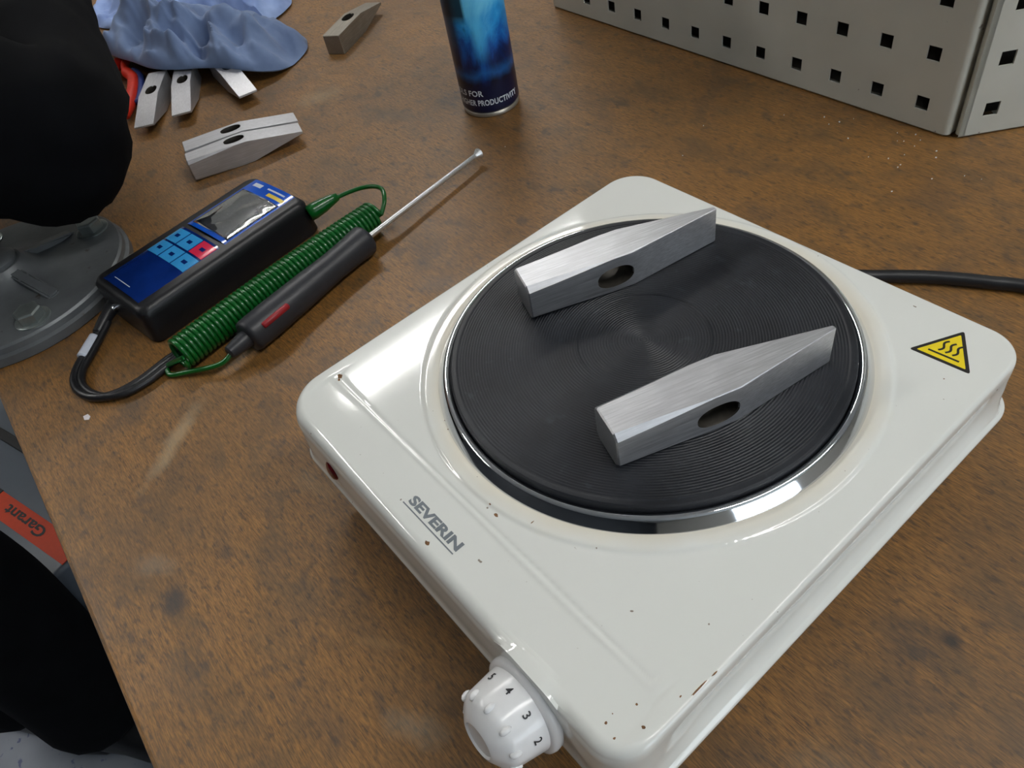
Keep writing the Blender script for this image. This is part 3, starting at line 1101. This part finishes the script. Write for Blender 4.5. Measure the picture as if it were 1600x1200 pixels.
obj('lettering', wrap_text('AEROSOLS FOR', 7.2, 20.6, -163, 116), 'can_white', can)
obj('lettering', wrap_text('HIGHER PRODUCTIVITY', 7.2, 12.0, -108, 134), 'can_white', can)

# ================================================================== perforated panels
def perf_panel(name, label, cx, cy, ang, x_first, z_first, cols, rows, pitch, xl, xr, ztop, hole=10.0, depth=28.0, left_depth=None):
    """front face in local plane y=0 facing -y, local x to the right"""
    t = thing(name, label, 'perforated panel', (cx, cy, 0), math.radians(ang), 'grey perforated steel panels')
    bm = nbm()
    xs0 = x_first - pitch / 2
    zs0 = z_first - pitch / 2
    h = hole / 2
    zb = 0.4
    cache = {}

    def V(x, y, z):
        kk = (round(x, 3), round(y, 3), round(z, 3))
        if kk not in cache:
            cache[kk] = bm.verts.new((x, y, z))
        return cache[kk]

    def quad(*p):
        vs = [V(*q) for q in p]
        if len({id(q) for q in vs}) == 4:
            bm.faces.new(vs)
    xe = [xl + 4.0] + [xs0 + i * pitch for i in range(cols + 1)] + [xr - 4.0]
    z_lo = zs0
    ze = [z_lo + i * pitch for i in range(rows + 1)]
    # perforated field
    for i in range(cols):
        for j in range(rows):
            x0, x1 = xs0 + i * pitch, xs0 + (i + 1) * pitch
            z0, z1 = z_lo + j * pitch, z_lo + (j + 1) * pitch
            mx, mz = (x0 + x1) / 2, (z0 + z1) / 2
            a, b, c_, d_ = (x0, 0, z0), (x1, 0, z0), (x1, 0, z1), (x0, 0, z1)
            e, f, g_, i_ = (mx - h, 0, mz - h), (mx + h, 0, mz - h), (mx + h, 0, mz + h), (mx - h, 0, mz + h)
            quad(a, b, f, e); quad(b, c_, g_, f); quad(c_, d_, i_, g_); quad(d_, a, e, i_)
            th = 1.4
            e2, f2, g2, i2 = [(q[0], th, q[2]) for q in (e, f, g_, i_)]
            quad(e, f, f2, e2); quad(f, g_, g2, f2); quad(g_, i_, i2, g2); quad(i_, e, e2, i2)
    # margins
    for j in range(rows):
        quad((xl + 4, 0, ze[j]), (xs0, 0, ze[j]), (xs0, 0, ze[j + 1]), (xl + 4, 0, ze[j + 1]))
        quad((xs0 + cols * pitch, 0, ze[j]), (xr - 4, 0, ze[j]), (xr - 4, 0, ze[j + 1]), (xs0 + cols * pitch, 0, ze[j + 1]))
    for i in range(len(xe) - 1):
        quad((xe[i], 0, zb + 1.5), (xe[i + 1], 0, zb + 1.5), (xe[i + 1], 0, ze[0]), (xe[i], 0, ze[0]))
        quad((xe[i], 0, ze[-1]), (xe[i + 1], 0, ze[-1]), (xe[i + 1], 0, ztop), (xe[i], 0, ztop))
        # bottom return
        quad((xe[i], 1.5, zb), (xe[i + 1], 1.5, zb), (xe[i + 1], 0, zb + 1.5), (xe[i], 0, zb + 1.5))
        if not (left_depth and i < 2):
            quad((xe[i], depth, zb), (xe[i + 1], depth, zb), (xe[i + 1], 1.5, zb), (xe[i], 1.5, zb))
        if not (left_depth and i < 2):
            quad((xe[i], 0, ztop), (xe[i + 1], 0, ztop), (xe[i + 1], depth, ztop), (xe[i], depth, ztop))
    # rolled vertical edges
    zz = [zb + 1.5] + ze + [ztop]
    for sgn, xx in ((-1, xl), (1, xr)):
        prev = None
        for q in range(0, 8):
            if q < 7:
                a = PI / 2 * q / 6
                px, py = xx - sgn * 4 + sgn * 4 * math.sin(a), 4 - 4 * math.cos(a)
            else:
                px, py = xx, (left_depth if (left_depth and sgn < 0) else depth)
            if prev:
                for z0, z1 in zip(zz, zz[1:]):
                    if sgn > 0:
                        quad((prev[0], prev[1], z0), (px, py, z0), (px, py, z1), (prev[0], prev[1], z1))
                    else:
                        quad((px, py, z0), (prev[0], prev[1], z0), (prev[0], prev[1], z1), (px, py, z1))
            prev = (px, py)
    obj('perforated_sheet', bm, 'panel', t, True, 40)
    obj('added_back_sheet', boxbm(xl + (13 if left_depth else 2), xr - 2, depth + 0.3, depth + 2, zb, ztop), 'panel_dark', t)  # sheet added to stop light leaking; shade behind the holes is in its colour
    return t


PT = 36.48
perf_panel('perforated_panel', 'grey perforated steel panel standing across the back of the bench, left one', -57.06, 348.8, -2.1,
           -11 * PT, 20.1, 12, 12, PT, -11 * PT - 19.5, 24.0, 12 * PT + 20)
perf_panel('perforated_panel', 'brighter grey perforated steel panel turned to the right at the back corner', -27.0, 351.0, 53.0,
           18.5, 20.1, 8, 12, PT, 0.5, 8 * PT + 2, 12 * PT + 20, left_depth=5.0)

# ================================================================== bench vise (only its base plate is in view)
vi = thing('vise_base', 'round grey bolted swivel base of a bench vise under the black sleeve', 'vise base', (-469.5, -226, 0))
obj('base_plate', lathe(nbm(), [(0, 0), (91, 0), (92, 1), (92, 7.5), (90.5, 8.6), (89.5, 9.2), (89.2, 13.5), (87.8, 15.2), (85.5, 15.8), (52, 16.2), (38, 18.5), (28, 21), (21, 28), (18, 31), (0, 31)], 96), 'vise_paint', vi, True, 35)
for a in (96, 0, -84, 180):
    bx, by = 73 * math.cos(math.radians(a)), 73 * math.sin(math.radians(a))
    m2 = T3((bx, by, 15.6))
    obj('washer', lathe(nbm(), [(0, 0), (13, 0), (13, 1.6), (12.4, 2.0), (0, 2.0)], 32, m2), 'zinc', vi, True, 40)
    bm = nbm()
    m3 = m2 @ RZ(math.radians(a * 1.7 + 10))
    lathe(bm, [(0, 2), (10.2, 2), (10.2, 8.6), (9.2, 9.8), (7.8, 10.0), (0, 10.0)], 6, m3)
    o = obj('bolt', bm, 'zinc', vi)
# stiffening ribs and swivelling body, rising out of the frame
for a in (20, 110, 200, 290):
    bm = nbm()
    m2 = RZ(math.radians(a))
    P = [(15, 30), (30, 25), (62, 17.5), (62, 15), (14, 15)]
    va = [bm.verts.new(m2 @ Vector((x, -5, z))) for x, z in P]
    vb = [bm.verts.new(m2 @ Vector((x, 5, z))) for x, z in P]
    bm.faces.new(va); bm.faces.new(list(reversed(vb)))
    for i in range(5):
        j = (i + 1) % 5
        bm.faces.new((va[j], va[i], vb[i], vb[j]))
    bmesh.ops.bevel(bm, geom=bm.edges[:], offset=1.6, segments=2, affect='EDGES')
    obj('rib', bm, 'vise_paint', vi, True, 40)
obj('swivel_hub', lathe(nbm(), [(0, 30), (15, 30), (16, 31.5), (16, 34), (14, 35.5), (0, 36)], 48), 'vise_paint', vi, True, 40)

# ================================================================== rags
def rag(name, label, mat, outline, peak, H, rim_fn, seed, folds, nr=46, na=150):
    """crumpled cloth: radial sheet from a peak to an outline, folded"""
    bm = nbm()
    cx, cy = peak
    oc = catmull([(x, y, 0) for x, y in outline] + [(outline[0][0], outline[0][1], 0)], 12)
    # resample by index
    ring_pts = []
    n = len(oc) - 1
    for i in range(na):
        f = i / na * n
        a = int(f); u = f - a
        ring_pts.append(oc[a].lerp(oc[(a + 1) % n], u))
    rings = []
    top = None
    for k2 in range(nr + 1):
        s = k2 / nr
        ring = []
        for i in range(na):
            p = ring_pts[i]
            x = cx + (p.x - cx) * s
            y = cy + (p.y - cy) * s
            q = Vector((x * 0.022, y * 0.022, seed))
            wob = noise.noise(q * 0.8) * 9
            wob2 = noise.noise(q * 0.8 + Vector((7, 3, 1))) * 9
            dome = (1 - s ** 3.0) ** 0.52 if s < 1 else 0.0
            rg = 0.0
            amp = 1.0
            fq = 0.0105
            for o_ in range(3):
                nv = noise.noise(Vector(((x + wob) * fq * 1.0, (y + wob2) * fq * 1.9, seed + o_ * 3.3)))
                rg += amp * (1 - 2.6 * abs(nv))
                amp *= 0.44
                fq *= 2.0
            z0 = rim_fn(x, y)
            z = z0 + H * dome * (0.34 + 0.55 * rg)
            for (ax, ay, bx, by, wd, hh) in folds:
                dx, dy = bx - ax, by - ay
                L2 = dx * dx + dy * dy
                tt = max(0, min(1, ((x - ax) * dx + (y - ay) * dy) / L2))
                dd = math.hypot(x - ax - dx * tt, y - ay - dy * tt)
                z += hh * max(0.0, 1 - dd / wd) * dome ** 0.5
            cr = noise.noise(Vector(((x + 2 * wob) * 0.021, (y + 2 * wob2) * 0.030, seed + 20)))
            cr2 = noise.noise(Vector(((x - wob2) * 0.034, (y + wob) * 0.026, seed + 31)))
            z += (5.5 * max(0.0, 1 - abs(cr) * 7) + 3.0 * max(0.0, 1 - abs(cr2) * 8) - 2.0) * min(1.0, dome * 2)
            z = max(z, z0 + 0.6)
            if k2 == 0 and i > 0:
                ring.append(ring[0])
                continue
            ring.append(bm.verts.new((x, y, z)))
        rings.append(ring)
    # hem curling under
    last = []
    for i in range(na):
        p = ring_pts[i]
        x = cx + (p.x - cx) * 0.985
        y = cy + (p.y - cy) * 0.985
        last.append(bm.verts.new((x, y, rim_fn(x, y) + 0.2)))
    rings.append(last)
    for a, b in zip(rings, rings[1:]):
        for i in range(na):
            j = (i + 1) % na
            if a[i] is a[j]:
                bm.faces.new((a[i], b[i], b[j]))
            else:
                bm.faces.new((a[i], b[i], b[j], a[j]))
    bmesh.ops.recalc_face_normals(bm, faces=bm.faces)
    for _ in range(2):
        bmesh.ops.smooth_vert(bm, verts=bm.verts, factor=0.4, use_axis_z=True)
    o = obj(name, bm, mat, None, True, 75)
    return tag(o, label, 'rag', None)


def rim1(x, y):
    # lies over the three hammer heads and the pliers at its near edge
    return 0.8 + 21.5 * (1 - sm(20, 95, y - 0.35 * (x + 700))) * sm(-575, -640, x)


rag('cleaning_rag', 'crumpled blue-grey cleaning rag lying over three hammer heads', 'rag',
    [(-632, 122), (-622, 95), (-632, 66), (-660, 48), (-690, 22), (-726, 2), (-770, -6), (-815, -14), (-875, -12), (-925, 20), (-905, 80), (-850, 120), (-780, 150), (-700, 165), (-655, 152)],
    (-770, 45), 44, rim1, 2.7,
    [(-815, 35, -740, 60, 22, 18), (-740, 60, -690, 25, 12, 14), (-760, 80, -660, 110, 18, 14), (-815, 35, -790, -5, 14, 12), (-700, 120, -640, 105, 14, 8)])
rag('cleaning_rag', 'paler blue crumpled rag behind the blue-grey rag', 'rag_light',
    [(-765, 158), (-800, 150), (-870, 125), (-930, 60), (-1000, 20), (-1060, 40), (-1080, 120), (-1000, 190), (-900, 230), (-800, 210)],
    (-930, 130), 40, lambda x, y: 0.8, 8.1, [(-900, 110, -800, 170, 20, 10), (-1000, 60, -930, 110, 22, 14)])

# pliers with red handles poking out from under the rag
pl = thing('pliers', 'pliers with red dipped handles half hidden beneath the blue rag', 'pliers', (0, 0, 0))
obj('handle', tube(nbm(), catmull([(-835, 5, 9), (-812, -8, 9), (-790, -13, 9), (-768, -14, 9), (-742, -23, 9), (-718, -34, 9), (-697, -46, 8.5), (-686, -54, 8.5)], 8), [4.5] * 16 + [6.2] * 33 + [6.0] * 8, 14), 'red_dip', pl, True)['label'] = 'red handle'
obj('handle', tube(nbm(), catmull([(-835, 0, 9), (-818, -20, 9), (-800, -30, 9), (-775, -36, 9), (-745, -47, 9), (-718, -60, 9)], 8), 6.4, 14), 'red_dip', pl, True)['label'] = 'red handle'
obj('grip_edge', tube(nbm(), catmull([(-790, -5, 8), (-768, -5.5, 8), (-742, -14, 8), (-716, -25, 8), (-700, -34, 8)], 8), 3.6, 12), 'blue_dip', pl, True)['label'] = 'dark blue grip edge'
obj('jaw', tube(nbm(), [(-833, 2, 9), (-850, 10, 9), (-880, 22, 9), (-900, 30, 9)], [7, 9, 7, 3], 12), 'steel_dull', pl, True)

# tan block and scrap
tb = boxbm(-716, -610, -40, 0, 0, 26, bevel=2)
xf(tb, T3((-30, 300, 0)) @ T3((-648, 298, 0)) @ RZ(math.radians(27)) @ T3((663, 20, 0)) @ T3((12, 0, 0)))
tag(obj('card_box', tb, 'tan'), 'small tan card box at the far edge of the bench', 'box')
tag(obj('paper_scrap', prism(nbm(), [(-285, -232.5), (-281, -233), (-278.8, -230.6), (-281, -228.8), (-284.5, -229.4)], 0.1, 0.5), 'paper'), 'tiny white paper scrap near the bench edge by the strap', 'scrap')
bm = nbm()
for i in range(34):
    if i < 22:
        x, y = random.gauss(-60, 60), 345 - abs(random.gauss(0, 22)) - (8 if i % 3 else 2)
        if x > -30:
            y = 330 - abs(random.gauss(0, 20))
    else:
        x, y = random.uniform(-350, 260), random.uniform(120, 320)
    s = random.uniform(0.3, 0.85)
    m2 = T3((x, y, 0.4)) @ RZ(random.uniform(0, 6))
    r_ = bmesh.ops.create_cube(bm, size=1.0)
    for q in r_['verts']:
        q.co = m2 @ Vector((q.co.x * s * random.uniform(0.8, 2), q.co.y * s, q.co.z * 0.6))
tag(obj('metal_swarf', bm, 'swarf'), 'tiny bright metal chips scattered by the perforated panels', 'swarf', kind='stuff')

# ================================================================== tool trolley below the bench edge
tr = thing('tool_trolley', 'grey tool trolley with orange label below the bench edge', 'trolley', (-929, -475, FZ), math.radians(18))
TZ = 330.0
obj('cabinet', boxbm(-230, 200, -44, 215, 40, TZ, bevel=8, seg=3), 'trolley', tr, True, 40)
obj('edge_strip', boxbm(-232, 202, 80, 96, TZ - 14, TZ + 6, bevel=2), 'black_rubber', tr)
obj('label_strip', boxbm(-18, 196, -18, 18, TZ - 0.5, TZ + 1.2, bevel=0.5), 'orange', tr)['label'] = 'orange label strip'
obj('end_cap', boxbm(-200, -18.5, -19, 19, TZ - 0.5, TZ + 2.0, bevel=0.8), 'black_rubber', tr)
bm = fit(textbm('Garant', 24, 0.3, 0.5), 104)
obj('lettering', xf(bm, T3((122, 8.5, TZ + 1.4)) @ RZ(PI)), 'ink', tr)
for i, dz in enumerate((60, 145, 230)):
    dr = obj('drawer', boxbm(-215, 185, -52, -43, dz, dz + 78, bevel=3), 'trolley', tr)
    obj('handle', boxbm(-120, 90, -62, -51.5, dz + 56, dz + 66, bevel=3), 'black_rubber', dr)
for sx_ in (-180, 150):
    for sy_ in (10, 170):
        obj('castor', lathe(nbm(), [(0, -12), (18, -12), (20, -8), (20, 8), (18, 12), (0, 12)], 24, T3((sx_, sy_, 20)) @ RX(PI / 2)), 'black_rubber', tr, True, 40)

# ================================================================== person in black leaning on the bench
def skin(name, joints, edges, mat, parent, root=0, sub=2):
    me = bpy.data.meshes.new(name)
    me.from_pydata([Vector(j[0]) * MM for j in joints], edges, [])
    o = bpy.data.objects.new(name, me)
    COL.objects.link(o)
    sk = o.modifiers.new('skin', 'SKIN')
    sk.branch_smoothing = 0.6
    sk.use_smooth_shade = True
    for i, (p, r) in enumerate(joints):
        sv = me.skin_vertices[0].data[i]
        sv.radius = (r[0] * MM, r[1] * MM) if isinstance(r, tuple) else (r * MM, r * MM)
        sv.use_root = (i == root)
    sb = o.modifiers.new('sub', 'SUBSURF')
    sb.levels = sub
    sb.render_levels = sub
    dg = bpy.context.evaluated_depsgraph_get()
    out = bpy.data.meshes.new_from_object(o.evaluated_get(dg))
    bpy.data.objects.remove(o)
    bpy.data.meshes.remove(me)
    out.name = name
    out.materials.clear()
    out.materials.append(M[mat])
    for p in out.polygons:
        p.use_smooth = True
    o = bpy.data.objects.new(name, out)
    COL.objects.link(o)
    o.parent = parent
    return o


per = thing('person', 'person in black jacket and trousers leaning an elbow on the bench', 'person', (-860, -640, FZ))
inv = Vector((-860, -640, FZ))


def J(*p):
    return Vector(p) - inv


pel = (-700, -565, 65)
sp1 = (-720, -485, 155)
ch = (-740, -395, 240)
nk = (-745, -312, 325)
shR, shL = (-640, -305, 255), (-850, -325, 262)
elR = (-443, -136, 97)
wrR = (-698, -57, 145)
haR = (-785, -30, 160)
elL = (-1030, -240, 150)
wrL = (-1170, -90, 52)
haL = (-1230, -25, 34)
hpR, hpL = (-655, -545, 20), (-785, -615, 20)
knR, knL = (-640, -495, -400), (-785, -590, -400)
anR, anL = (-680, -540, -765), (-800, -625, -765)
head = (-742, -235, 400)
# body
body = skin('body', [(J(*pel), 74), (J(*sp1), 78), (J(*ch), 90), (J(*nk), 52), (J(*head), (78, 88)), (J(-740, -195, 450), (72, 84)),
                     (J(*shR), 52), (J(*elR), 38), (J(*wrR), 27), (J(*haR), (40, 22)),
                     (J(*shL), 52), (J(*elL), 38), (J(*wrL), 27), (J(*haL), (40, 20)),
                     (J(*hpR), 58), (J(*knR), 50), (J(*anR), 38), (J(*hpL), 58), (J(*knL), 50), (J(*anL), 38)],
            [(0, 1), (1, 2), (2, 3), (3, 4), (4, 5), (2, 6), (6, 7), (7, 8), (8, 9), (2, 10), (10, 11), (11, 12), (12, 13),
             (0, 14), (14, 15), (15, 16), (0, 17), (17, 18), (18, 19)], 'skin', per)


def hand(w_, h_, up):
    """four unequal curled fingers and a side thumb from palm h_"""
    w_, h_ = Vector(w_), Vector(h_)
    dd = (h_ - w_).normalized()
    side = dd.cross(Vector(up)).normalized()
    nn = side.cross(dd).normalized()
    for i, (ln, off) in enumerate(((70, -27), (80, -9), (74, 9), (58, 26))):
        b = h_ - dd * 5 + side * off
        p = [b, b + dd * (18 + ln * 0.45), b + dd * (18 + ln * 0.75) - nn * 14, b + dd * (18 + ln * 0.9) - nn * 34]
        skin('finger', [(q - inv, r) for q, r in zip(p, (10, 9, 8.5, 7))], [(0, 1), (1, 2), (2, 3)], 'skin', per, 0, 1)
    b = w_ + dd * 30 - side * 22
    p = [b, b + dd * 30 - side * 26 - nn * 4, b + dd * 62 - side * 34 - nn * 12]
    skin('thumb', [(q - inv, r) for q, r in zip(p, (13, 10.5, 8))], [(0, 1), (1, 2)], 'skin', per, 0, 1)


hand(wrR, haR, (0.2, 0.3, 1))
hand(wrL, haL, (0, 0, 1))
# face and hair
hd = Vector((-741, -210, 425))
fd = Vector((0.05, 0.80, -0.30)).normalized()
fu = (Vector((0, 0, 1)) - fd * fd.z).normalized()
fs = fd.cross(fu)


def blob(name, cen_, rx, ry, rz, mat):
    bm = nbm()
    bmesh.ops.create_icosphere(bm, subdivisions=3, radius=1)
    for q in bm.verts:
        q.co = cen_ - inv + fs * q.co.x * rx + fd * q.co.y * ry + fu * q.co.z * rz
    return obj(name, bm, mat, per, True)


for s in (-1, 1):
    blob('eye', hd + fd * 84 + fs * 30 * s + fu * 6, 13, 8, 8, 'white_plastic')
    blob('ear', hd - fd * 4 + fs * 84 * s, 9, 20, 30, 'skin')
blob('nose', hd + fd * 94 - fu * 18, 13, 18, 24, 'skin')
blob('mouth', hd + fd * 84 - fu * 52, 24, 8, 7, 'red_insert')
blob('hair', hd - fd * 14 + fu * 34, 90, 98, 86, 'hair')
# jacket
jk = skin('jacket', [(J(-706, -604, -30), 128), (J(*sp1), 130), (J(*ch), 126), (J(-744, -335, 295), 78),
                     (J(*shR), 80), (J(-545, -250, 178), 84), (J(-478, -178, 128), 66), (J(*elR), 71), (J(-503, -128, 108), 60), (J(-592, -101, 123), 48), (J(-665, -78, 137), 45), (J(-735, -50, 150), 44),
                     (J(*shL), 84), (J(-930, -255, 205), 74), (J(*elL), 66), (J(-1100, -165, 100), 56), (J(-1158, -103, 64), 46)],
          [(0, 1), (1, 2), (2, 3), (2, 4), (4, 5), (5, 6), (6, 7), (7, 8), (8, 9), (9, 10), (10, 11), (2, 12), (12, 13), (13, 14), (14, 15), (15, 16)], 'black_cloth', per, 0, 3)
# fold relief on the sleeve cloth
for q in jk.data.vertices:
    p = q.co / MM
    nrm = q.normal
    w1 = noise.noise(Vector((p.x * 0.012, p.y * 0.03, p.z * 0.03)))
    w2 = noise.noise(Vector((p.x * 0.03, p.y * 0.05, p.z * 0.05 + 4)))
    q.co += nrm * ((1 - 2 * abs(w1)) * 6 + w2 * 1.5) * MM
skin('trousers', [(J(-714, -560, 120), 108), (J(-716, -578, 40), 120), (J(-662, -552, -60), 92), (J(-646, -515, -220), 92), (J(*knR), 84), (J(-656, -515, -600), 80), (J(-680, -540, -790), 82),
                  (J(-778, -606, -60), 92), (J(-785, -602, -220), 92), (J(*knL), 86), (J(-790, -605, -600), 82), (J(-800, -625, -790), 84)],
     [(0, 1), (1, 2), (2, 3), (3, 4), (4, 5), (5, 6), (1, 7), (7, 8), (8, 9), (9, 10), (10, 11)], 'black_cloth', per)
for (hx, hy, tx, ty) in ((-845, -665, -690, -545), (-715, -575, -570, -440)):
    d2 = Vector((tx - hx, ty - hy, 0)).normalized()
    n2 = Vector((-d2.y, d2.x, 0))
    L = math.hypot(tx - hx, ty - hy) + 60
    bm = nbm()
    rings = []
    for s, wd, hh in ((0, 26, 50), (0.06, 36, 68), (0.25, 38, 88), (0.42, 40, 84), (0.58, 46, 62), (0.75, 50, 50), (0.9, 44, 42), (0.98, 28, 32), (1.0, 14, 24)):
        c_ = Vector((hx, hy, FZ)) - d2 * 30 + d2 * L * s - inv
        ring = []
        for i in range(20):
            a = 2 * PI * i / 20
            y_ = wd * math.cos(a)
            z_ = hh * (0.5 + 0.5 * math.sin(a))
            if math.sin(a) < -0.3:
                y_ = wd * 1.05 * (1 if math.cos(a) > 0 else -1) * min(1, abs(math.cos(a)) * 1.6)
            ring.append(bm.verts.new(c_ + n2 * y_ + Vector((0, 0, max(0.5, z_)))))
        rings.append(ring)
    for a, b in zip(rings, rings[1:]):
        for i in range(20):
            j = (i + 1) % 20
            bm.faces.new((a[i], a[j], b[j], b[i]))
    bm.faces.new(list(reversed(rings[0])))
    bm.faces.new(rings[-1])
    bmesh.ops.recalc_face_normals(bm, faces=bm.faces)
    obj('shoe', bm, 'shoe', per, True)
